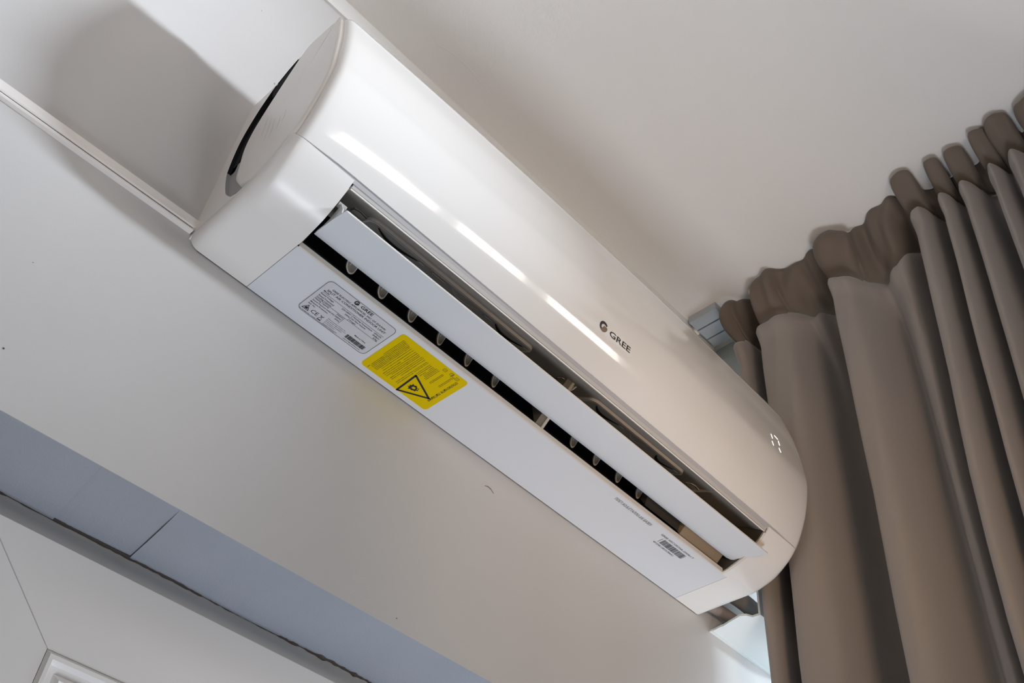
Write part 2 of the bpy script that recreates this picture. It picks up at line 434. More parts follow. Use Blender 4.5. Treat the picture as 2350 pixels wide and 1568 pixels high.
# folded lip of the bottom plate along the outlet
zz = 0.0
P = [(xL, -0.0850, -0.0004), (xL, -0.0868, -0.0004), (xL, -0.0872, 0.006), (xL, -0.0850, 0.006)]
V, F = prism(P, (xR_ - xL, 0, 0)); o = mk('outlet_lip', V, F, M_pale, AC, label='pale folded lip along the outlet'); recalc(o)
# lips at both ends of the outlet
def jamb_lip(x0, x1):
    V = []; ss = lin(s_slot, s_lip, 20)
    for s in ss:
        a = P3(x0, s, 0, 0.0003, False); V += [a, (x1, a[1], a[2]), (x1 + (0.001 if x1 > 0.4 else 0), a[1] + 0.002, a[2] + 0.003)]
    return V, grid_faces(len(ss), 3)
V, F = jamb_lip(xR_ + 0.0002, xR_ - 0.0038); mk('outlet_lip', V, F, M_pale, AC)
# front panel, glossy, slightly bowed; crisp rim near both ends
def panel():
    rim = [0.0032, 0.0038, 0.005, 0.0065, 0.0085, 0.0105, 0.0135]
    xs = rim + lin(0.025, W - 0.025, 56) + [W - e for e in rim[::-1]]
    n = 64
    V = []; thick = 0.0028
    for lay in (0.0, -thick):
        for x in xs:
            sb = s_pan + 0.0023 * smooth01(0.0, 0.06, x) * smooth01(0.0, 0.06, W - x) - 0.0012
            for s in lin(sb, SL[-1], n): V.append(P3(x, s, None, lay))
    nu = len(xs); nv = n; F = grid_faces(nu, nv, True); k = nu * nv
    F += [tuple(i + k for i in q)[::-1] for q in grid_faces(nu, nv, True)]
    for i in range(nu - 1):
        F.append((i * nv, (i + 1) * nv, k + (i + 1) * nv, k + i * nv)); j = nv - 1
        F.append((i * nv + j, k + i * nv + j, k + (i + 1) * nv + j, (i + 1) * nv + j))
    for j in range(nv - 1):
        F.append((j, k + j, k + j + 1, j + 1)); i = (nu - 1) * nv
        F.append((i + j, i + j + 1, k + i + j + 1, k + i + j))
    return V, F
V, F = panel(); PAN = smooth_all(mk('front_panel', V, F, M_gloss, AC))
V, F = strip(lin(0.004, W - 0.004, 60), lin(s_seam - 0.003, s_pan + 0.006, 5), None, -0.0014, 0.001); smooth_all(mk('seam_backing', V, F, M_seam, AC))
# dark seam gap and the stepped ledges behind the panel's lower edge
def ledge(da, za, db, zb, x0, x1, m_, name, label=None):
    V = []; xs = lin(x0, x1, 30)
    for x in xs:
        bb = bow(x) * 0.5
        V += [(x, -(da + bb), za), (x, -(db + bb), zb), (x, -(db + bb) + 0.004, zb + 0.004), (x, -(da + bb) + 0.004, za + 0.004)]
    n = len(xs); F = []
    for i in range(n - 1):
        for j in range(4): F.append((i * 4 + j, i * 4 + (j + 1) % 4, (i + 1) * 4 + (j + 1) % 4, (i + 1) * 4 + j))
    F += [(0, 1, 2, 3), tuple((n - 1) * 4 + j for j in (3, 2, 1, 0))]
    o = mk(name, V, F, m_, AC, label=label); recalc(o); return o
ledge(0.1560, 0.0445, 0.1545, 0.0425, 0.006, W - 0.006, M_trimg, 'panel_ledge', 'grey ledge under the front panel')
ledge(0.1548, 0.0418, 0.1540, 0.0408, xL + 0.001, xR_, M_trimd, 'panel_gap')
ledge(0.1551, 0.0405, 0.1525, 0.0368, xL + 0.001, xR_ - 0.001, M_trimg, 'outlet_ledge', 'pale ledge above the outlet')
ledge(0.1522, 0.0365, 0.1512, 0.0355, xL + 0.001, xR_ - 0.001, M_rim, 'outlet_edge')

# air duct: upper plate, dark back, ends
UA = Vector((0, -0.1520, 0.0372)); UB = Vector((0, -0.0700, 0.0885))
UD = (UB - UA).normalized(); UN = Vector((0, UD.z, -UD.y)) * -1   # towards the opening (down and in)
if UN.z > 0: UN = -UN
def up(x, s, h=0.0):
    p = UA + UD * (s * (UB - UA).length) + UN * h
    return (x, p.y, p.z)
V = [up(xL, -0.01), up(xL, 1.0), up(xR_, 1.0), up(xR_, -0.01)] + [up(xL, -0.01, -0.002), up(xL, 1.0, -0.002), up(xR_, 1.0, -0.002), up(xR_, -0.01, -0.002)]
F = [(0, 1, 2, 3), (7, 6, 5, 4), (0, 4, 5, 1), (1, 5, 6, 2), (2, 6, 7, 3), (3, 7, 4, 0)]
o = mk('duct_roof', V, F, M_duct, AC, label='dark grey upper face inside the outlet'); recalc(o)
pts = [(0.0870, 0.002), (0.0835, 0.010), (0.074, 0.024), (0.060, 0.045), (0.05, 0.075), (0.055, 0.10), (0.07, 0.0885)]
V = []
for x in (xL, xR_): V += [(x, -a, b) for a, b in pts]
F = [(i, i + 1, len(pts) + i + 1, len(pts) + i) for i in range(len(pts) - 1)]
mk('duct_back', V, F, M_black, AC, label='black depth of the outlet')
def duct_end(x, m_, t):
    P = [(x, -0.0868, 0.001), (x, -0.12, 0.0125), (x, -0.1525, 0.036), (x, -0.07, 0.0885), (x, -0.05, 0.08)]
    return prism(P, (t, 0, 0))
V, F = duct_end(xL - 0.0002, M_duct, -0.001); o = mk('duct_cheek', V, F, M_duct, AC); recalc(o)
M_cheek = mat('shaded_cheek', (0.07, 0.062, 0.055), 0.5)  # darker copy of the duct grey, shade put into the colour
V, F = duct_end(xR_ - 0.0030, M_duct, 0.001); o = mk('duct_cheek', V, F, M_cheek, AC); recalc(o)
# brown inner block at the right end of the outlet
V, F = prism([(0.683, -0.0855, 0.0075), (0.683, -0.100, 0.020), (0.683, -0.100, 0.060), (0.683, -0.06, 0.060)], (0.080, 0, 0)); o = mk('drain_tray_end', V, F, M_tan, AC, label='brown inner block at the right end of the outlet'); recalc(o); bevel(o, 0.001)
V, F = prism([(0.615, -0.0855, 0.012), (0.615, -0.092, 0.030), (0.615, -0.06, 0.06)], (0.066, 0, 0)); o = mk('drain_tray_step', V, F, mat('dark_brown_duct', (0.035, 0.027, 0.02), 0.5), AC); recalc(o)
# divider rib
V, F = prism([(0.424, -0.0865, 0.004), (0.424, -0.105, 0.022), (0.424, -0.135, 0.050), (0.424, -0.07, 0.080)], (0.0035, 0, 0)); o = mk('duct_divider', V, F, M_blader, AC); recalc(o)
V, F = prism([(0.416, -0.0845, 0.006), (0.416, -0.104, 0.024), (0.416, -0.134, 0.050), (0.416, -0.07, 0.080)], (0.0079, 0, 0)); o = mk('duct_divider', V, F, M_blade, AC, label='brownish side of the rib'); recalc(o)
# swing blades: small rounded plates hanging in the slot
bl = [(0.0, 0.0), (0.0035, -0.0048), (0.010, -0.0068), (0.0155, -0.0035), (0.0165, 0.004), (0.0150, 0.020), (0.0, 0.020), (-0.001, 0.010)]
def blade(x, yaw):
    # local u (along +x mostly), v (up along the slot direction) ; plate turned to the left
    U = Vector((math.cos(yaw), math.sin(yaw), 0.10)).normalized()
    Vv = Vector((0.0, -0.62, 0.78))
    N_ = U.cross(Vv).normalized()
    c0 = Vector((x - 0.0050, -0.0848, 0.0275))
    loop = [c0 + U * a * 0.92 + Vv * b for a, b in [(q.x, q.y) for q in catmull([(a, b, 0) for a, b in bl], 4, True)]]
    return loop, N_, U, Vv
spots = [0.1345, 0.1780, 0.2210, 0.2645, 0.3065, 0.3495, 0.4820, 0.5235, 0.5650, 0.6045]
for i, x in enumerate(spots):
    yaw = math.radians(18 + 14 * min(1, i / 3) if i < 6 else 24)
    loop, N_, U, Vv = blade(x, yaw)
    V, F = prism([tuple(p) for p in loop], tuple(N_ * 0.0012)); b_ = mk('swing_blade', V, F, M_blade, AC); recalc(b_)
    # pale rim: thin band round the plate's outline
    c = sum(loop, Vector()) / len(loop); V = []
    for p in loop:
        V += [tuple(p + N_ * 0.0016), tuple(p.lerp(c, 0.15) + N_ * 0.0016)]
    n = len(loop); F = [(2 * k, 2 * k + 1, (2 * k + 3) % (2 * n), (2 * k + 2) % (2 * n)) for k in range(n)]
    mk('blade_rim', V, F, M_blader, b_)
    q0 = c - U * 0.0022 - Vv * 0.0045 + N_ * 0.0016
    V = [tuple(q0), tuple(q0 + U * 0.0008), tuple(q0 + U * 0.0008 + Vv * 0.006), tuple(q0 + Vv * 0.006)]
    mk('blade_notch', V, [(0, 1, 2, 3)], M_blader, b_)
# link bars seen above the louvre
def rounded(x0, x1, s0, s1, r, rs, n=6):
    P = []
    for cx, cs, a0 in ((x1 - r, s1 - rs, 0), (x0 + r, s1 - rs, 90), (x0 + r, s0 + rs, 180), (x1 - r, s0 + rs, 270)):
        for k in range(n + 1):
            a = math.radians(a0 + 90 * k / n); P.append((cx + r * math.cos(a), cs + rs * math.sin(a)))
    return P
def link_bar(x0, x1, slots, pills, s_top=0.165):
    h = 0.0035; s_b = 0.62
    P = rounded(x0, x1, s_top, s_b, 0.010, 0.10)
    V = [up(a, s, h) for a, s in P] + [up(a, s, 0) for a, s in P]; n = len(P)
    F = [tuple(range(n)), tuple(range(n, 2 * n))[::-1]] + [(i, n + i, n + (i + 1) % n, (i + 1) % n) for i in range(n)]
    b_ = mk('link_bar', V, F, M_link, AC); recalc(b_)
    Pi = rounded(x0 + 0.0022, x1 - 0.0022, s_top + 0.022, s_b, 0.009, 0.09)
    V = []
    for (a, s), (c, t) in zip(P, Pi): V += [up(a, s, h + 0.0006), up(c, t, h + 0.0006)]
    F = [(2 * k, 2 * k + 1, (2 * k + 3) % (2 * n), (2 * k + 2) % (2 * n)) for k in range(n)]
    mk('bar_rim', V, F, M_rim, b_, label='pale raised rim')
    for (a, b, dark) in slots:          # crescent shaped slots
        V = []; K = 20; s0, s1 = s_top + 0.06, s_top + 0.155
        for k in range(K + 1):
            t = k / K; x = a + (b - a) * t
            sc = s0 + (s1 - s0) * math.sin(math.pi * min(1, t * 1.02)) * (1.15 - 0.3 * t) + 0.03 * t
            wd = (0.022 + 0.045 * math.sin(math.pi * t)) if dark else (0.008 + 0.012 * math.sin(math.pi * t))
            V += [up(x, sc, h + 0.0008), up(x, sc + wd, h + 0.0008)]
        mk('crescent_slot', V, grid_faces(K + 1, 2), M_slot if dark else M_rim, b_)
        if dark:
            q = rounded(b + 0.001, b + 0.0085, s_top + 0.065, s_top + 0.10, 0.002, 0.012, 3)
            mk('slot_tab', [up(c, t, h + 0.001) for c, t in q], [tuple(range(len(q)))], M_rim, b_)
    for a, b in pills:
        q = rounded(a, b, s_top + 0.075, s_top + 0.125, 0.005, 0.024, 5); q2 = rounded(a + 0.002, b, s_top + 0.075, s_top + 0.098, 0.004, 0.011, 5)
        mk('pill_recess', [up(c, t, h + 0.0007) for c, t in q], [tuple(range(len(q)))], M_duct, b_)
        mk('pill_edge', [up(c, t, h + 0.0009) for c, t in q2], [tuple(range(len(q2)))], M_rim, b_)
link_bar(0.1160, 0.3560, [(0.1290, 0.1850, True), (0.2330, 0.2760, False), (0.3000, 0.3450, True)], [(0.2030, 0.2260), (0.2810, 0.2975)])
link_bar(0.4560, 0.6290, [(0.4680, 0.5110, True), (0.5300, 0.5620, False), (0.5800, 0.6150, True)], [], 0.150)
# small moulded catches beside the bars
for x in (0.0990, 0.4130, 0.6560):
    q = [(x, 0.40), (x, 0.30), (x + 0.006, 0.27), (x + 0.017, 0.30), (x + 0.017, 0.42)]
    V, F = merge([prism([up(a, s, 0.0004) for a, s in q], tuple(UN * 0.0012))]); b_ = mk('catch', V, F, M_link, AC); recalc(b_)
    V = []
    for k in range(5):
        a, s = q[k]; V += [up(a, s, 0.0018), up(a + (0.001 if k < 2 else 0), s + 0.02, 0.0018)]
    mk('catch_slot', V, grid_faces(5, 2), M_slot, b_)
V, F = prism([up(0.4330, 0.26, 0), up(0.4330, 0.5, 0), up(0.4330, 0.5, 0.012), up(0.4330, 0.30, 0.004)], (0.0012, 0, 0)); o = mk('duct_fin', V, F, M_rim, AC); recalc(o)
V, F = prism([up(0.672, 0.0, 0), up(0.672, 0.9, 0), up(0.672, 0.9, 0.010), up(0.672, 0.25, 0.004)], (0.0012, 0, 0)); o = mk('duct_fin', V, F, M_duct, AC); recalc(o)

# louvre (big swing vane)
def vane():
    sec = [(0.0975, 0.0150), (0.1010, 0.0128), (0.1055, 0.0113), (0.1150, 0.0100), (0.1300, 0.0087), (0.1420, 0.0081), (0.1490, 0.0080)]
    xs = lin(0.0805, 0.7835, 40)
    V = []; n = len(sec)
    for lay in (0, 1):
        for i, x in enumerate(xs):
            for j, (d, z) in enumerate(sec):
                xx = x
                if i == 0: xx = x + 0.0 + 0.004 * math.sin(math.pi * j / (n - 1)) * -0.6
                if i == len(xs) - 1: xx = x - [0.0155, 0.0118, 0.0100, 0.0082, 0.0050, 0.0022, 0.0][j]
                V.append((xx, -d, z + lay * 0.0022))
    nu = len(xs); F = grid_faces(nu, n, True); k = nu * n
    F += [tuple(i + k for i in q)[::-1] for q in grid_faces(nu, n, True)]
    for i in range(nu - 1):
        F.append((i * n, (i + 1) * n, k + (i + 1) * n, k + i * n)); j = n - 1
        F.append((i * n + j, k + i * n + j, k + (i + 1) * n + j, (i + 1) * n + j))
    for j in range(n - 1):
        F.append((j, k + j, k + j + 1, j + 1)); i = (nu - 1) * n
        F.append((i + j, i + j + 1, k + i + j + 1, k + i + j))
    return V, F
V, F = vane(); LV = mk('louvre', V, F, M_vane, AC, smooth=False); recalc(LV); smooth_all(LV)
# left end: curved upstand with the hinge arm; corner cut of the plate
cur = [(0.099, 0.0135), (0.110, 0.0145), (0.122, 0.018), (0.132, 0.025), (0.1365, 0.030), (0.1385, 0.0250), (0.1420, 0.0170), (0.1425, 0.0100), (0.125, 0.0105), (0.105, 0.0125)]
V, F = prism([(0.0792, -a, b) for a, b in cur], (0.0014, 0, 0)); o = mk('hinge_arm', V, F, M_vane, LV, label='curved end fin of the louvre'); recalc(o)
V, F = tube([(0.0765, -0.1335, 0.030), (0.086, -0.1335, 0.030)], 0.0032, 14); mk('hinge_pin', V, F, M_trimg, LV, smooth=False)
# pale line along the outer edge of the louvre
V, F = boxv((0.0815, -0.1494, 0.0078), (0.7830, -0.1484, 0.0100)); mk('louvre_edge', V, F, M_body, LV)

# sides: wall-side cheek, recess, floating oval cap (left is in view, right mirrored)
rimback = [(0.0636, 0.0223), (0.0488, 0.0389), (0.0394, 0.0553), (0.0270, 0.0843), (0.0205, 0.1062), (0.0165, 0.1491), (0.0190, 0.1800), (0.0301, 0.217), (0.0474, 0.2480)]
cap = [(0.0756, 0.0295, 0), (0.0561, 0.0574, 0), (0.0482, 0.0882, 0), (0.0400, 0.1276, 0), (0.0435, 0.1600, 0.0005), (0.0560, 0.1880, 0.0012), (0.0735, 0.2200, 0.002), (0.0880, 0.2450, 0.0025), (0.0987, 0.2590, 0.003), (0.1106, 0.2640, 0.0035), (0.1284, 0.2600, 0.004), (0.148, 0.2600, 0.0035), (0.1560, 0.2560, 0.003)]
def off_prof(e, sa, sb, n):
    out = []
    for s in lin(sa, sb, n):
        p, nn = prof(s); q = p - nn * e; out.append((q.x, q.y))
    return out
def side(x, sg):
    """sg=-1: outward is -x"""
    e0 = 0.0135
    outer = [(0.0, 0.2490), (0.0, e0 * 0.6), (0.006, e0)] + [q for q in off_prof(e0, 0.02, s_of_d(0.0953), 8)]
    front = off_prof(e0, s_of_d(0.0953), SL[-1] - 0.004, 30)
    rb = [tuple(q[:2]) for q in catmull([(a, b, 0) for a, b in rimback], 5)]
    top = [(0.060, 0.2620), (0.052, 0.2510)]
    # cheek (flat face between wall and recess)
    poly = outer + [rb[0]] + rb[1:] + [(0.050, 0.2490)]
    poly = [(0.0, 0.2490), (0.0, e0 * 0.6), (0.006, e0 - 0.001)] + off_prof(e0 - 0.001, 0.02, s_of_d(0.0900), 8) + rb + [(0.0500, 0.2490)]
    V, F = prism([(x, -a, b) for a, b in poly], (-sg * 0.003, 0, 0)); o = mk('side_cheek', V, F, M_cap, AC); recalc(o)
    # recess floor: dark upper crescent, grey lower crescent
    fl = [(0.0860, 0.0170)] + rb + [(0.0640, 0.2610), (0.0800, 0.2690), (0.10, 0.2670)]
    rest = [(0.12, 0.20), (0.12, 0.06)]
    zsplit = 0.105
    up_ = [q for q in fl if q[1] >= zsplit] ; lo = [q for q in fl if q[1] <= zsplit + 0.01]
    V, F = prism([(x - sg * 0.0052, -a, b) for a, b in up_ + [(0.12, 0.20), (0.10, 0.10)]], (-sg * 0.002, 0, 0)); o = mk('side_slot', V, F, M_grill, AC, label='black air slot behind the oval end cap'); recalc(o)
    V, F = prism([(x - sg * 0.0040, -a, b) for a, b in lo + [(0.10, 0.114), (0.11, 0.05)]], (-sg * 0.002, 0, 0)); o = mk('side_recess', V, F, M_metal, AC, label='grey lower end of the side slot'); recalc(o)
    # wall of the recess
    wl = [(0.0860, 0.0170)] + rb + [(0.0640, 0.2610), (0.0800, 0.2690)]
    for nm_, mm_, sel in (('slot_wall', M_grill, [q for q in wl if q[1] > 0.098]), ('recess_wall', M_metal, [q for q in wl if q[1] < 0.104])):
        V = []
        for a, b in sel: V += [(x, -a, b), (x - sg * 0.0055, -a - 0.0006, b)]
        mk(nm_, V, grid_faces(len(V) // 2, 2), mm_, AC, smooth=True)
    V, F = prism([(x - sg * 0.0006, -a, b) for a, b in [(0.044, 0.243), (0.0500, 0.2492), (0.0656, 0.2600), (0.0840, 0.2705), (0.1000, 0.2690), (0.104, 0.255), (0.09, 0.235), (0.07, 0.215), (0.05, 0.22)]], (-sg * 0.002, 0, 0)); o = mk('side_slot', V, F, M_grill, AC); recalc(o)
    V = []
    for s in lin(s_back, s_seam, 60):
        p_, n_ = prof(s); q1 = p_ - n_ * 0.0134; q2 = p_ - n_ * 0.0175
        V += [(x - sg * -0.0001, -max(q1.x, 0), q1.y), (x - sg * -0.0001, -max(q2.x, 0), q2.y)]
    mk('side_bead', V, grid_faces(60, 2), M_body, AC, smooth=True)
    # oval cap, domed outwards; front edge follows the rim
    cb = [tuple(q) for q in catmull(cap, 5)]
    fr = []
    for s in lin(s_of_d(0.104), SL[-1] - 0.004, 44):
        p_, n_ = prof(s); e_ = 0.0125 - 0.0065 * smooth01(s_seam - 0.012, s_seam + 0.004, s); q_ = p_ - n_ * e_; fr.append((q_.x, q_.y, 0.003 * smooth01(0.10, 0.20, q_.y)))
    fr = fr[::-1]
    loop = cb + fr
    cx = sum(q[0] for q in loop) / len(loop); cz = sum(q[1] for q in loop) / len(loop)
    V = []; rings = [1.0, 0.992, 0.95, 0.85, 0.65, 0.4, 0.15]; hs = [-0.0045, 0.0000, 0.0006, 0.0010, 0.0014, 0.0016, 0.0017]
    for r_, h in zip(rings, hs):
        for a, b, p_ in loop: V.append((x + sg * (h + p_ * max(r_, 0.5) * (1 if h > -0.004 else 0)), -(cx + (a - cx) * r_), cz + (b - cz) * r_))
    n = len(loop); F = []
    for i in range(len(rings) - 1):
        for k in range(n): F.append((i * n + k, i * n + (k + 1) % n, (i + 1) * n + (k + 1) % n, (i + 1) * n + k))
    F.append(tuple((len(rings) - 1) * n + k for k in range(n)))
    o = mk('oval_end_cap', V, F, M_cap, AC, smooth=True); recalc(o)
    # filler of the front rim zone between cap and shell
    return o
CAPL = side(0.0, -1); side(W, 1)
# hairline scratches on the left cap
for a0, b0, a1, b1 in ((0.095, 0.085, 0.088, 0.135), (0.105, 0.080, 0.099, 0.122), (0.115, 0.086, 0.111, 0.115), (0.082, 0.105, 0.076, 0.150), (0.122, 0.092, 0.119, 0.118)):
    V = []
    for k in range(7):
        t = k / 6; a = a0 + (a1 - a0) * t + 0.001 * math.sin(3 * t); b = b0 + (b1 - b0) * t; wd = 0.0002 + 0.0003 * math.sin(math.pi * t)
        V += [(-0.0028, -a + wd, b), (-0.0028, -a - wd, b)]
    mk('hairline_crease', V, grid_faces(7, 2), M_trimg, CAPL)
V, F = boxv((0.012, -0.0014, 0.0004), (W - 0.014, -0.0001, 0.003)); mk('wall_joint', V, F, M_black, AC, label='thin dark joint against the wall')
# top of the unit (air inlet grille) and rear casing
V, F = boxv((0.003, -0.150, 0.246), (W - 0.003, 0.0, 0.2490)); mk('inlet_grille', V, F, M_body, AC)
V, F = boxv((0.004, -0.03, 0.10), (W - 0.004, 0.0, 0.2460)); mk('rear_casing', V, F, M_black, AC)

# ------------------------------------------------------------------ printing
_fc = {}
def glyphs(body, size, mode='L', bold=0.0, xs=1.0, extr=0.0):
    c = bpy.data.curves.new('t', 'FONT'); c.body = body; c.size = size; c.align_x = {'L': 'LEFT', 'C': 'CENTER', 'R': 'RIGHT'}[mode]
    c.offset = bold * size; c.resolution_u = 2; c.extrude = extr
    o = bpy.data.objects.new('t', c); COL.objects.link(o)
    dg = bpy.context.evaluated_depsgraph_get(); dg.update()
    me = bpy.data.meshes.new_from_object(o.evaluated_get(dg))
    V = [(v.co.x * xs, v.co.y) for v in me.vertices]; F = [tuple(p.vertices) for p in me.polygons]
    bpy.data.objects.remove(o); bpy.data.curves.remove(c); bpy.data.meshes.remove(me)
    return V, F
def shape(kind, *a):
    if kind == 'rect':
        x0, y0, x1, y1 = a; return [(x0, y0), (x1, y0), (x1, y1), (x0, y1)], [(0, 1, 2, 3)]
    if kind == 'frame':
        P, Q = a; n = len(P); V = list(P) + list(Q)
        return V, [(i, (i + 1) % n, n + (i + 1) % n, n + i) for i in range(n)]
def shift(vf, dx, dy): return [(x + dx, y + dy) for x, y in vf[0]], vf[1]
def m2(parts):
    V = []; F = []
    for v, f in parts:
        k = len(V); V += v; F += [tuple(i + k for i in q) for q in f]
    return V, F
def rrect(x0, y0, x1, y1, r, n=5):
    P = []
    for cx, cy, a0 in ((x1 - r, y1 - r, 0), (x0 + r, y1 - r, 90), (x0 + r, y0 + r, 180), (x1 - r, y0 + r, 270)):
        for k in range(n + 1):
            a = math.radians(a0 + 90 * k / n); P.append((cx + r * math.cos(a), cy + r * math.sin(a)))
    return P
HB = -0.0003
def bot(u, v, h=0.0): return (u, -v, HB - h)         # label space on the underside: u = x, v = distance from wall
def place(name, parts, fn, m_, parent, label=None):
    V, F = m2(parts)
    V3 = [fn(x, y) for x, y in V]
    return mk(name, V3, F, m_, parent, label=label)
def slab(name, P, m_, th, label=None):
    n = len(P); V = [(u, -v, HB - th) for u, v in P] + [(u, -v, 0.0001) for u, v in P]
    F = [tuple(range(n)), tuple(range(n, 2 * n))[::-1]] + [(i, (i + 1) % n, n + (i + 1) % n, n + i) for i in range(n)]
    o = mk(name, V, F, m_, AC, label=label); recalc(o); return o
# rating label
RL = slab('rating_label', rrect(0.1225, 0.0200, 0.2150, 0.0775, 0.006), M_label, 0.0001, 'pale rating label printed in black beside the yellow one')
f1 = lambda x, y: bot(x, y, 0.00025)
T = []
T.append(shape('frame', rrect(0.1230, 0.0205, 0.2145, 0.0770, 0.006), rrect(0.12345, 0.02095, 0.21405, 0.07655, 0.0056)))
def line(x0, y0, x1, y1, wd=0.00035):
    dx, dy = x1 - x0, y1 - y0; l = math.hypot(dx, dy); nx, ny = -dy / l * wd / 2, dx / l * wd / 2
    return [(x0 + nx, y0 + ny), (x1 + nx, y1 + ny), (x1 - nx, y1 - ny), (x0 - nx, y0 - ny)], [(0, 1, 2, 3)]
T += [line(0.1280, 0.0580, 0.2110, 0.0580), line(0.1280, 0.0470, 0.1700, 0.0470), line(0.1700, 0.0580, 0.1700, 0.0470), line(0.1700, 0.0470, 0.2110, 0.0470), line(0.1665, 0.0470, 0.1665, 0.0355)]
def txt(s, x, y, size, mode='L', bold=0.0, xs=1.0): return shift(glyphs(s, size, mode, bold, xs), x, y)
T += [txt('GREE', 0.1665, 0.0712, 0.0056, 'L', 0.02, 1.25)]
# round emblem in front of the word
def emblem(cx, cy, r):
    A = []
    for k in range(13):
        a = math.radians(35 + 200 * k / 12); A.append((cx + r * math.cos(a), cy + r * math.sin(a)))
    for k in range(13):
        a = math.radians(235 - 200 * k / 12); A.append((cx + r * 0.62 * math.cos(a) + r * 0.08, cy + r * 0.55 * math.sin(a) - r * 0.06))
    B = []
    for k in range(11):
        a = math.radians(-130 + 130 * k / 10); B.append((cx + r * math.cos(a), cy + r * math.sin(a)))
    B += [(cx + r * 0.75, cy + r * 0.22), (cx + r * 0.05, cy + r * 0.18), (cx - r * 0.15, cy - r * 0.25)]
    return (A, [(k, k + 1, 24 - k, 25 - k) for k in range(12)]), (B, [tuple(range(len(B)))])
e1, e2 = emblem(0.1610, 0.0733, 0.0030); T += [e1, e2]
T += [txt('GREE ELECTRIC APPLIANCES, INC. OF ZHUHAI', 0.1690, 0.0665, 0.0034, 'C', 0.012, 1.02),
      txt('SPLIT AIR CONDITIONER INDOOR UNIT', 0.1690, 0.0620, 0.0040, 'C', 0.012, 1.08),
      txt('Model', 0.1275, 0.0592, 0.0030, 'L', 0.01), txt('Rated Voltage', 0.1275, 0.0545, 0.0030, 'L', 0.01), txt('220-240V~', 0.1690, 0.0545, 0.0030, 'R', 0.01),
      txt('Rated Frequency', 0.1275, 0.0508, 0.0030, 'L', 0.01), txt('50Hz', 0.1690, 0.0508, 0.0030, 'R', 0.01),
      txt('Cooling Capacity', 0.1275, 0.0479, 0.0028, 'L', 0.01), txt('Heating Capacity', 0.1275, 0.0443, 0.0028, 'L', 0.01),
      txt('3200W', 0.1655, 0.0443, 0.0028, 'R', 0.012), txt('Sound Pressure Level (H)', 0.1275, 0.0408, 0.0028, 'L', 0.01), txt('3400W', 0.1655, 0.0408, 0.0028, 'R', 0.012),
      txt('Moisture Protection', 0.1275, 0.0374, 0.0028, 'L', 0.01), txt('IPX4', 0.1655, 0.0374, 0.0028, 'R', 0.012), txt('Ref. No.', 0.1275, 0.0340, 0.0028, 'L', 0.01),
      txt('Working Temperature', 0.1712, 0.0545, 0.0028, 'L', 0.01), txt('Air Flow Volume', 0.1712, 0.0512, 0.0028, 'L', 0.01), txt('Weight', 0.1712, 0.0479, 0.0028, 'L', 0.01),
      txt('650m3/h', 0.2100, 0.0545, 0.0028, 'R', 0.012), txt('38dB(A)', 0.2100, 0.0512, 0.0028, 'R', 0.012), txt('8.5kg', 0.2100, 0.0479, 0.0028, 'R', 0.012),
      txt('CE', 0.1365, 0.0258, 0.0075, 'L', 0.0, 1.0), txt('Made in China', 0.1890, 0.0355, 0.0026, 'L', 0.012)]
# triangle with flame, crossed bin
def tri_frame(A, B, C_, k):
    c = ((A[0] + B[0] + C_[0]) / 3, (A[1] + B[1] + C_[1]) / 3)
    Q = [(p[0] + (c[0] - p[0]) * k, p[1] + (c[1] - p[1]) * k) for p in (A, B, C_)]
    return [A, B, C_] + Q, [(0, 1, 4, 3), (1, 2, 5, 4), (2, 0, 3, 5)]
T += [tri_frame((0.1262, 0.0245), (0.1352, 0.0245), (0.1307, 0.0330), 0.28), ([(0.1292, 0.0258), (0.1322, 0.0258), (0.1326, 0.0278), (0.1308, 0.0295), (0.1290, 0.0278)], [(0, 1, 2, 3, 4)])]
T += [line(0.1478, 0.0255, 0.1520, 0.0312, 0.0005), line(0.1520, 0.0255, 0.1478, 0.0312, 0.0005), line(0.1478, 0.0300, 0.1520, 0.0300, 0.0006), line(0.1475, 0.0240, 0.1522, 0.0240, 0.0014)]
random.seed(5)
def scrawl(x0, x1, y, size, wd=0.0):   # fine print, letter-sized strokes
    out = []; x = x0
    while x < x1:
        wl = random.uniform(0.0012, 0.0042); e = min(x + wl, x1)
        k = x
        while k < e:
            hgt = size * random.choice((0.6, 0.6, 1.0)); out.append(([(k, y), (k + size * 0.28, y), (k + size * 0.28, y + hgt), (k, y + hgt)], [(0, 1, 2, 3)]))
            if random.random() < 0.6: out.append(([(k, y), (k + size * 0.62, y), (k + size * 0.62, y + size * 0.22), (k, y + size * 0.22)], [(0, 1, 2, 3)]))
            k += size * 0.72
        x = e + size * 0.6
    return out
for i, (a, b) in enumerate(((0.1555, 0.1790), (0.1555, 0.1810), (0.1560, 0.1770), (0.1560, 0.1700), (0.1560, 0.1745))): T += scrawl(a, b, 0.0325 - i * 0.0024, 0.0012)
T += scrawl(0.1258, 0.1730, 0.0216, 0.0014)
bars = []; x = 0.1835
while x < 0.2085:
    wd = random.choice((0.0003, 0.0003, 0.0006, 0.0010)); bars.append(([(x, 0.0258), (x + wd, 0.0258), (x + wd, 0.0318), (x, 0.0318)], [(0, 1, 2, 3)])); x += wd + random.choice((0.0002, 0.0003, 0.0004))
T += bars; T += scrawl(0.1835, 0.2060, 0.0230, 0.0014)
place('printed_text', T, f1, M_ink, RL)
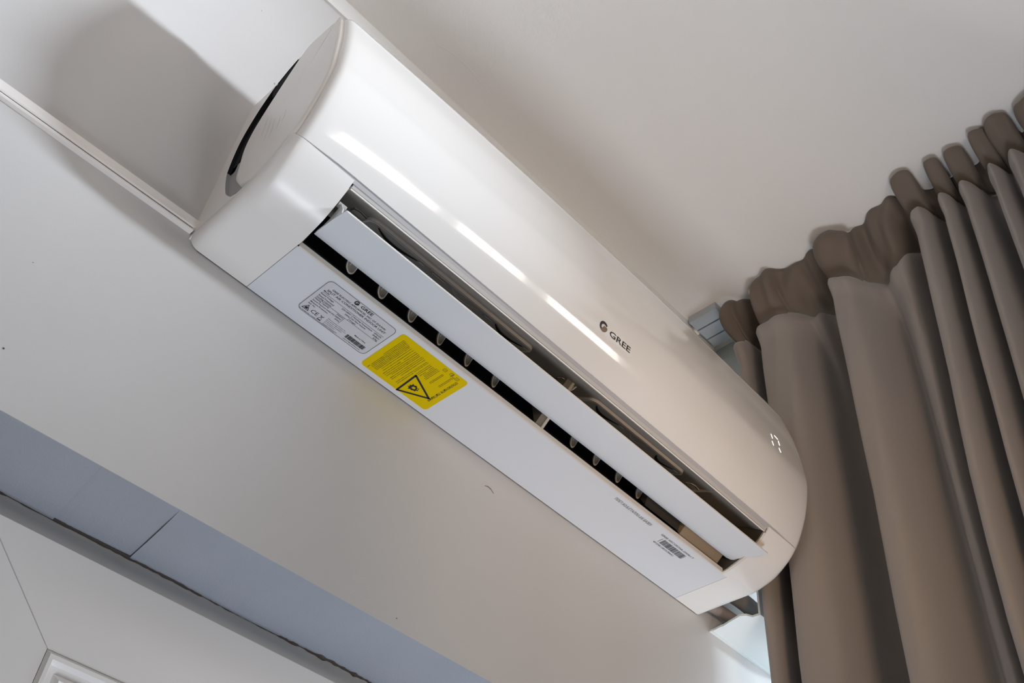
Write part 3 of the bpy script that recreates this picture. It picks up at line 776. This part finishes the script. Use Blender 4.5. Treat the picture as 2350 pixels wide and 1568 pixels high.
# yellow warning label; its text runs from the louvre side to the wall side
YL = slab('warning_label', rrect(0.2205, 0.0088, 0.3175, 0.0790, 0.0045), M_yellow, 0.0001, 'yellow warning label with a black triangle')
def yl(u, v, h=0.00025): return bot(0.3175 - v, 0.0790 - u, h)    # u: 0..0.070 reading direction, v: 0 at the header edge .. 0.097 away
def fy(x, y): return yl(x, -y)                                     # text space: y up = towards header
Y = []
hd = glyphs('отключите питание', 0.0058, 'L', 0.012, 0.98); wmax = max(p[0] for p in hd[0])
hd = ([(px * 0.047 / wmax, py) for px, py in hd[0]], hd[1])
Y += [shift(hd, 0.009, -0.0105)]
place('printed_heading', Y, fy, M_inky, YL)
# triangle: three corners measured on the label
def conv(x, d): return (0.0790 - d, -(0.3175 - x))
A_, B_, C2 = conv(0.2722, 0.0425), conv(0.3063, 0.0268), conv(0.2740, 0.0092)
def thick_tri(P, t):
    out = []
    for a, b in ((0, 1), (1, 2), (2, 0)): out.append(line(*P[a], *P[b], t))
    for p in P:
        out.append(([(p[0] + t / 2 * math.cos(k * math.pi / 4), p[1] + t / 2 * math.sin(k * math.pi / 4)) for k in range(8)], [tuple(range(8))]))
    return out
YT = thick_tri([A_, B_, C2], 0.0024)
cc = ((A_[0] + B_[0] + C2[0]) / 3, (A_[1] + B_[1] + C2[1]) / 3 - 0.001)
def star(cx, cy):
    P = []; pts_ = [(0.0, 0.0062), (0.0018, 0.0050), (0.0030, 0.0058), (0.0036, 0.0030), (0.0050, 0.0012), (0.0042, -0.0006), (0.0062, -0.0030), (0.0034, -0.0032), (0.0030, -0.0060), (0.0014, -0.0038), (-0.0004, -0.0056), (-0.0014, -0.0034), (-0.0044, -0.0040), (-0.0034, -0.0014), (-0.0050, 0.0012), (-0.0032, 0.0024), (-0.0030, 0.0046), (-0.0012, 0.0040)]
    V_ = [(cx + a, cy + b) for a, b in pts_]; I = [(cx + a * 0.42, cy + b * 0.42 + 0.0008) for a, b in pts_]; n = len(V_)
    return V_ + I, [(i, (i + 1) % n, n + (i + 1) % n, n + i) for i in range(n)]
YT += [star(*cc), line(cc[0] - 0.0040, cc[1] + 0.0052, cc[0] + 0.0010, cc[1] + 0.0068, 0.0007)]
place('warning_triangle', YT, lambda x, y: yl(x, -y, 0.0003), M_ink, YL, 'black bordered warning triangle')
# lines of fine print: (v from header, u start, u end)
YP = []
random.seed(12)
for v, a, b in ((0.0165, 0.006, 0.030), (0.0182, 0.006, 0.030), (0.0205, 0.003, 0.009), (0.0268, 0.012, 0.034), (0.0284, 0.012, 0.034), (0.0345, 0.011, 0.033), (0.0365, 0.011, 0.033), (0.0385, 0.011, 0.031), (0.0405, 0.012, 0.030), (0.0425, 0.012, 0.020), (0.0425, 0.024, 0.034), (0.0450, 0.012, 0.034), (0.0472, 0.012, 0.034),
                (0.0505, 0.011, 0.034), (0.0500, 0.036, 0.062), (0.0524, 0.012, 0.062), (0.0560, 0.011, 0.050), (0.0585, 0.010, 0.062), (0.0608, 0.010, 0.062), (0.0635, 0.011, 0.056), (0.0655, 0.010, 0.063), (0.0680, 0.010, 0.063), (0.0705, 0.010, 0.030), (0.0705, 0.034, 0.063), (0.0735, 0.010, 0.060), (0.0765, 0.010, 0.058),
                (0.0790, 0.010, 0.064), (0.0808, 0.009, 0.064), (0.0826, 0.008, 0.064), (0.0846, 0.008, 0.064), (0.0864, 0.008, 0.064), (0.0882, 0.007, 0.062), (0.0900, 0.007, 0.040), (0.0885, 0.064, 0.068)):
    x = a
    while x < b:
        e = min(b, x + random.uniform(0.002, 0.007)); t_ = random.uniform(0.00045, 0.00065)
        YP.append(([(x, -v), (e, -v), (e, -v + t_), (x, -v + t_)], [(0, 1, 2, 3)])); x = e + random.uniform(0.0002, 0.0006)
for v, u in ((0.0165, -0.001), (0.0250, -0.002), (0.0345, -0.001)):   # three small pictograms at the louvre-side edge
    cx, cy = u + 0.0065, -v + 0.0035; s_ = 0.0022
    sq = rrect(cx - s_, cy - s_, cx + s_, cy + s_, 0.0007, 3); sq2 = rrect(cx - s_ + 0.0005, cy - s_ + 0.0005, cx + s_ - 0.0005, cy + s_ - 0.0005, 0.0005, 3)
    YP.append(shape('frame', sq, sq2)); YP.append(line(cx - 0.0008, cy - 0.0006, cx + 0.0008, cy + 0.0006, 0.0005))
place('fine_print', YP, lambda x, y: yl(x, -y, 0.0002), M_inky, YL)
# barcode and words printed on the right part of the underside
TB = []
x = 0.6695; random.seed(21)
TB.append(([(x, 0.0618), (x + 0.0007, 0.0618), (x + 0.0007, 0.0712), (x, 0.0712)], [(0, 1, 2, 3)])); x += 0.0035
while x < 0.7165:
    wd = random.choice((0.0006, 0.0009, 0.0014, 0.0020)); TB.append(([(x, 0.0618), (x + wd, 0.0618), (x + wd, 0.0712), (x, 0.0712)], [(0, 1, 2, 3)])); x += wd + random.choice((0.0003, 0.0005, 0.0009))
g1 = glyphs('GREE ARCOICHA-2WI4-I 7', 0.0042, 'L', 0.01); wm = max(p[0] for p in g1[0]); TB.append(([(0.6610 + px * 0.0650 / wm, 0.0738 + py) for px, py in g1[0]], g1[1]))
g2 = glyphs('4P1E4K12ROC8AA1', 0.0040, 'L', 0.01); wm = max(p[0] for p in g2[0]); TB.append(([(0.6660 + px * 0.0400 / wm, 0.0570 + py) for px, py in g2[0]], g2[1]))
place('serial_barcode', TB, lambda x, y: bot(x, y, 0.0), M_inkg, AC, 'grey barcode printed near the right end of the underside')
g3 = glyphs('ПОЕТ.АО.Б.ЕТАЛЛО-2/Б БАЗЕУ', 0.0058, 'L', 0.008); wm = max(p[0] for p in g3[0])
place('printed_text', [([(0.5700 + px * 0.0690 / wm, 0.0745 + py) for px, py in g3[0]], g3[1])], lambda x, y: bot(x, y, 0.0), M_inkg, AC)
# brand word and emblem on the front panel, display digits
def onpanel(x, z, h=0.0003): return P3(x, s_of_z(z), None, h)
def subdiv(parts, mx):
    V, F = m2(parts); return V, F
bm_ = glyphs('GREE', 0.0105, 'L', 0.012); wm = max(p[0] for p in bm_[0])
place('brand_word', [([(0.4205 + px * 0.0375 / wm, 0.0880 + py) for px, py in bm_[0]], bm_[1])], lambda x, z: onpanel(x, z), M_logo, PAN)
e1, e2 = emblem(0.4100, 0.0925, 0.0066)
place('brand_emblem', [e1], lambda x, z: onpanel(x, z), M_logo, PAN); place('brand_emblem', [e2], lambda x, z: onpanel(x, z), M_logo2, PAN)
def seg(x0, z0, x1, z1, wd=0.0014):
    dx, dz = x1 - x0, z1 - z0; l = math.hypot(dx, dz); ux, uz = dx / l, dz / l; nx, nz = -uz, ux
    P = [(x0, z0), (x0 + ux * wd + nx * wd / 2, z0 + uz * wd + nz * wd / 2), (x1 - ux * wd + nx * wd / 2, z1 - uz * wd + nz * wd / 2), (x1, z1), (x1 - ux * wd - nx * wd / 2, z1 - uz * wd - nz * wd / 2), (x0 + ux * wd - nx * wd / 2, z0 + uz * wd - nz * wd / 2)]
    return P, [tuple(range(6))]
for a in ((0.7553, 0.1683, 0.7571, 0.1596), (0.7527, 0.1530, 0.7547, 0.1450), (0.7648, 0.1722, 0.7738, 0.1703), (0.7733, 0.1682, 0.7741, 0.1590), (0.7695, 0.1525, 0.7719, 0.1446)):
    place('display_segment', [seg(*a)], lambda x, z: onpanel(x, z), M_led, PAN)

# ------------------------------------------------------------------ white pipe cover and hoses right of the unit
pc = empty('pipe_cover_box', (0.95, 0, -0.011), 'white board box over the pipes beyond the right end of the air conditioner', 'pipe cover')
jag = [(0.8655, -0.0), (0.8650, -0.008), (0.8632, -0.018), (0.8638, -0.022), (0.8605, -0.034), (0.8580, -0.046), (0.8560, -0.054), (0.8600, -0.062), (0.8680, -0.066), (0.8690, -0.078), (1.038, -0.078), (1.038, 0.0)]
V, F = prism([(a, b, -0.011) for a, b in jag], (0, 0, 0.003)); o = mk('underside_board', V, F, M_pvc, pc); recalc(o)
V, F = boxv((0.8690, -0.078, -0.008), (1.038, -0.075, 0.12)); mk('front_board', V, F, M_pvc, pc)
V, F = boxv((0.8620, -0.004, -0.013), (1.038, -0.0002, -0.0105)); mk('edge_strip', V, F, M_pvc, pc)
def arc(a, b, n, sag): return [tuple(Vector(a).lerp(Vector(b), t / n) + Vector((0, 0, sag * math.sin(math.pi * t / n)))) for t in range(n + 1)]
V, F = tube(arc((0.846, -0.040, 0.030), (0.955, -0.030, 0.040), 44, 0.004), 0.011, 14, ribs=0.09); mk('drain_hose', V, F, M_hose, smooth=True, label='ribbed grey drain hose in the dark gap right of the air conditioner', cat='hose')
V, F = tube(arc((0.846, -0.0145, 0.016), (0.96, -0.014, 0.020), 12, 0.002), 0.0085, 14); mk('insulated_pipe', V, F, M_pipe, smooth=True, label='smooth brown insulated pipe beside the ribbed hose', cat='pipe')

# ------------------------------------------------------------------ curtain track
tr = empty('curtain_track', (0.87, -0.4, ZC), 'grey two-slot curtain track on the ceiling above the curtain', 'curtain track')
parts = [boxv((0.838, -0.068, 0.575), (0.8610, -0.012, ZC)), boxv((0.8640, -0.068, 0.575), (0.8890, -0.012, ZC)), boxv((0.8915, -0.068, 0.575), (0.912, -0.012, ZC)),
         boxv((0.886, -0.74, 0.583), (0.8950, -0.068, ZC)), boxv((0.8975, -0.74, 0.583), (0.912, -0.068, ZC))]
V, F = merge(parts); mk('track_rail', V, F, M_track, tr)
V, F = boxv((0.8612, -0.067, 0.580), (0.8638, -0.013, 0.588)); mk('track_slot', V, F, M_slot, tr, label='black slot of the track')
V, F = boxv((0.8892, -0.067, 0.580), (0.8913, -0.013, 0.588)); mk('track_slot', V, F, M_slot, tr)
V, F = boxv((0.8560, -0.0125, 0.571), (0.8690, -0.0040, 0.586)); bevel(mk('track_stop', V, F, M_pale, tr, label='cream end stop'), 0.002)

# ------------------------------------------------------------------ curtain
plan = [(-0.083, 0.878), (-0.0865, 0.866), (-0.095, 0.862), (-0.1015, 0.870), (-0.1045, 0.895), (-0.108, 0.935), (-0.122, 0.948), (-0.1290, 0.925), (-0.1310, 0.885), (-0.1325, 0.862), (-0.141, 0.855), (-0.165, 0.857), (-0.183, 0.866), (-0.200, 0.896), (-0.214, 0.922), (-0.240, 0.938), (-0.258, 0.938), (-0.2680, 0.890),
        (-0.2725, 0.850), (-0.284, 0.840), (-0.306, 0.846), (-0.324, 0.880), (-0.344, 0.905), (-0.366, 0.876), (-0.388, 0.876), (-0.406, 0.915), (-0.4160, 0.895), (-0.4225, 0.846), (-0.432, 0.831), (-0.443, 0.838), (-0.451, 0.890), (-0.460, 0.905),
        (-0.4660, 0.858), (-0.473, 0.832), (-0.482, 0.838), (-0.489, 0.885), (-0.4955, 0.890), (-0.5005, 0.846), (-0.509, 0.828), (-0.518, 0.842), (-0.527, 0.895), (-0.537, 0.900), (-0.5430, 0.850), (-0.553, 0.826), (-0.562, 0.848), (-0.569, 0.882), (-0.576, 0.842), (-0.587, 0.822), (-0.598, 0.842), (-0.609, 0.885), (-0.617, 0.855),
        (-0.626, 0.815), (-0.650, 0.806), (-0.672, 0.830), (-0.684, 0.885), (-0.692, 0.850), (-0.702, 0.832), (-0.722, 0.840), (-0.736, 0.860)]
pl = catmull([(a, b, 0) for a, b in plan], 9)
xm = 0.868
def gz(y):   # height of the stitched gathering line
    return 0.500 + 0.012 * smooth01(-0.12, -0.20, y) - 0.022 * smooth01(-0.26, -0.33, y) + 0.058 * smooth01(-0.37, -0.43, y)
def body(p, z):
    y, x = p.x, p.y
    t = (gz(y) - z)
    amp = 0.80 + 0.30 * smooth01(0.0, 0.10, t) + 0.05 * smooth01(0.2, 1.0, t)
    puff = 0.013 * math.exp(-((t - 0.022) / 0.016) ** 2) - 0.008 * math.exp(-(t / 0.006) ** 2) * (1 if x < xm else 0.2)
    xx = xm + (x - xm) * amp * (1 + 0.45 * smooth01(0.0, 0.12, t) * (x > xm)) - puff
    xx += 0.0025 * math.sin(y * 90 + z * 9) * smooth01(0.02, 0.3, t) + 0.0012 * math.sin(y * 230 + z * 25)
    yy = y + 0.028 * smooth01(-0.36, -0.43, y) * smooth01(0, 0.72, 0.59 - z) * (1 - smooth01(-0.46, -0.56, y) * 0.5)
    # a small fold that fades downwards
    xx -= 0.012 * math.exp(-((y + 0.222) / 0.010) ** 2) * (1 - smooth01(0.05, 0.30, t))
    return (xx, yy, z)
ct = empty('curtain', (0.87, -0.44, -1.9), 'long grey brown curtain hanging in deep folds beside the air conditioner', 'curtain')
rows = [0.0, 0.006, 0.014, 0.024, 0.036, 0.05, 0.07, 0.095, 0.12, 0.16, 0.21, 0.27, 0.34, 0.42, 0.5, 0.6, 0.7, 0.85, 1.0, 1.3, 1.7, 2.35]
V = []
for p in pl:
    for t in rows: V.append(body(p, gz(p.x) - t))
o = mk('curtain_cloth', V, grid_faces(len(pl), len(rows)), M_curt, ct, smooth=True)
md = o.modifiers.new('th', 'SOLIDIFY'); md.thickness = 0.0012
RC = [-0.100, -0.145, -0.293, -0.434, -0.475, -0.510, -0.554, -0.588, -0.650, -0.712]
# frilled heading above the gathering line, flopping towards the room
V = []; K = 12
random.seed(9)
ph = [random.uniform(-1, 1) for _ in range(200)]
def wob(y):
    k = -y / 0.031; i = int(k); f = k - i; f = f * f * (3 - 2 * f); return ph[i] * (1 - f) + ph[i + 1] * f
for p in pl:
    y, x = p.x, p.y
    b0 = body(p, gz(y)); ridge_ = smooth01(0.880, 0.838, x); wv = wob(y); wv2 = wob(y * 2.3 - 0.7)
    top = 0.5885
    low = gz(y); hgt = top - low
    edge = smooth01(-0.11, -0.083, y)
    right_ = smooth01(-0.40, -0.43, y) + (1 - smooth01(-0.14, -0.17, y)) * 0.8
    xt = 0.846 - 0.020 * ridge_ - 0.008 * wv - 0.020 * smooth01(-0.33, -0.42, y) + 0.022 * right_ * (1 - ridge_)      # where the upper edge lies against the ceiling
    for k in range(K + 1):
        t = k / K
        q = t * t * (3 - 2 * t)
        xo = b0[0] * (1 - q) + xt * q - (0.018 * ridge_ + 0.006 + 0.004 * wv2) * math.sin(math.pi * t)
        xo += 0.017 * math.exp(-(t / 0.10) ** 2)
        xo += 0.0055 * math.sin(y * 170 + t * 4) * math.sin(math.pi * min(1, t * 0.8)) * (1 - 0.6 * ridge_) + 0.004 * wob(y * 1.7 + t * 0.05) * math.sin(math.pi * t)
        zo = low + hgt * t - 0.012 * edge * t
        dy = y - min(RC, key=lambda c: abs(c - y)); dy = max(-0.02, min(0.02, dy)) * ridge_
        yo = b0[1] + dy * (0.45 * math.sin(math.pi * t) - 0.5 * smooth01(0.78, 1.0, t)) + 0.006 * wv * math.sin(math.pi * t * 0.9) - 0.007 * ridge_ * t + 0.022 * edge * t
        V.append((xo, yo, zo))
o = mk('curtain_heading', V, grid_faces(len(pl), K + 1), M_ruff, ct, smooth=True, label='frilled heading of the curtain, shade put into its colour')
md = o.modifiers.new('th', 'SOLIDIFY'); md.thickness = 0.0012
# stitched gathering tape line
V = []
for p in pl:
    b0 = body(p, gz(p.x) - 0.045); V += [(b0[0] - 0.0007, b0[1], b0[2]), (b0[0] - 0.0007, b0[1], b0[2] + 0.0005)]
mk('stitch_line', V, grid_faces(len(pl), 2), M_curt, ct, smooth=True)
# side hem of the curtain
V = []
for t in rows:
    a = body(pl[0], gz(pl[0].x) - t); V += [(a[0] + 0.0, a[1] + 0.0004, a[2]), (a[0] + 0.020, a[1] - 0.001, a[2])]
mk('side_hem', V, grid_faces(len(rows), 2), M_curt, ct, smooth=True)
# pieces added to imitate the window glint between the first folds
hk = empty('added_glint', (0.846, -0.1325, 0.575), 'small shiny pieces added for the window glint between the first two curtain heads', 'added glint')
V, F = boxv((0.8385, -0.1400, 0.5620), (0.8440, -0.1340, 0.5740)); bevel(mk('glint_block', V, F, M_pale, hk), 0.001)
V, F = tube(arc((0.8400, -0.1370, 0.5625), (0.8360, -0.1370, 0.5500), 6, 0.0), 0.0011, 8); mk('glint_rod', V, F, mat('glint_metal', (0.6, 0.65, 0.7), 0.2, metal=1.0), hk)
# small marks and dust on the wall
def mark(pts, wd):
    V = []; n = len(pts)
    for k, (x, z) in enumerate(pts):
        h = wd * (0.3 + 0.7 * math.sin(math.pi * (k + 0.5) / n)); V += [(x, -0.0004, z - h), (x, -0.0004, z + h)]
    return V, grid_faces(n, 2)
for pts_, wd in (([(0.4272, -0.0342), (0.4325, -0.0322), (0.4375, -0.0330), (0.4402, -0.0352), (0.4426, -0.0362)], 0.00045), ([(0.3360, -0.2529), (0.3367, -0.2529), (0.3374, -0.2527)], 0.0005),
                 ([(-0.0953, -0.2230), (-0.0944, -0.2231), (-0.0938, -0.2233)], 0.0009), ([(-0.0424, 0.4276), (-0.0418, 0.4272), (-0.0411, 0.4268)], 0.0006), ([(0.0110, 0.3210), (0.0125, 0.3190), (0.0122, 0.3165)], 0.0009), ([(-0.1108, -0.1310), (-0.1103, -0.1311), (-0.1098, -0.1311)], 0.0004)):
    V, F = mark(pts_, wd); mk('wall_mark', V, F, M_crumb, wb)
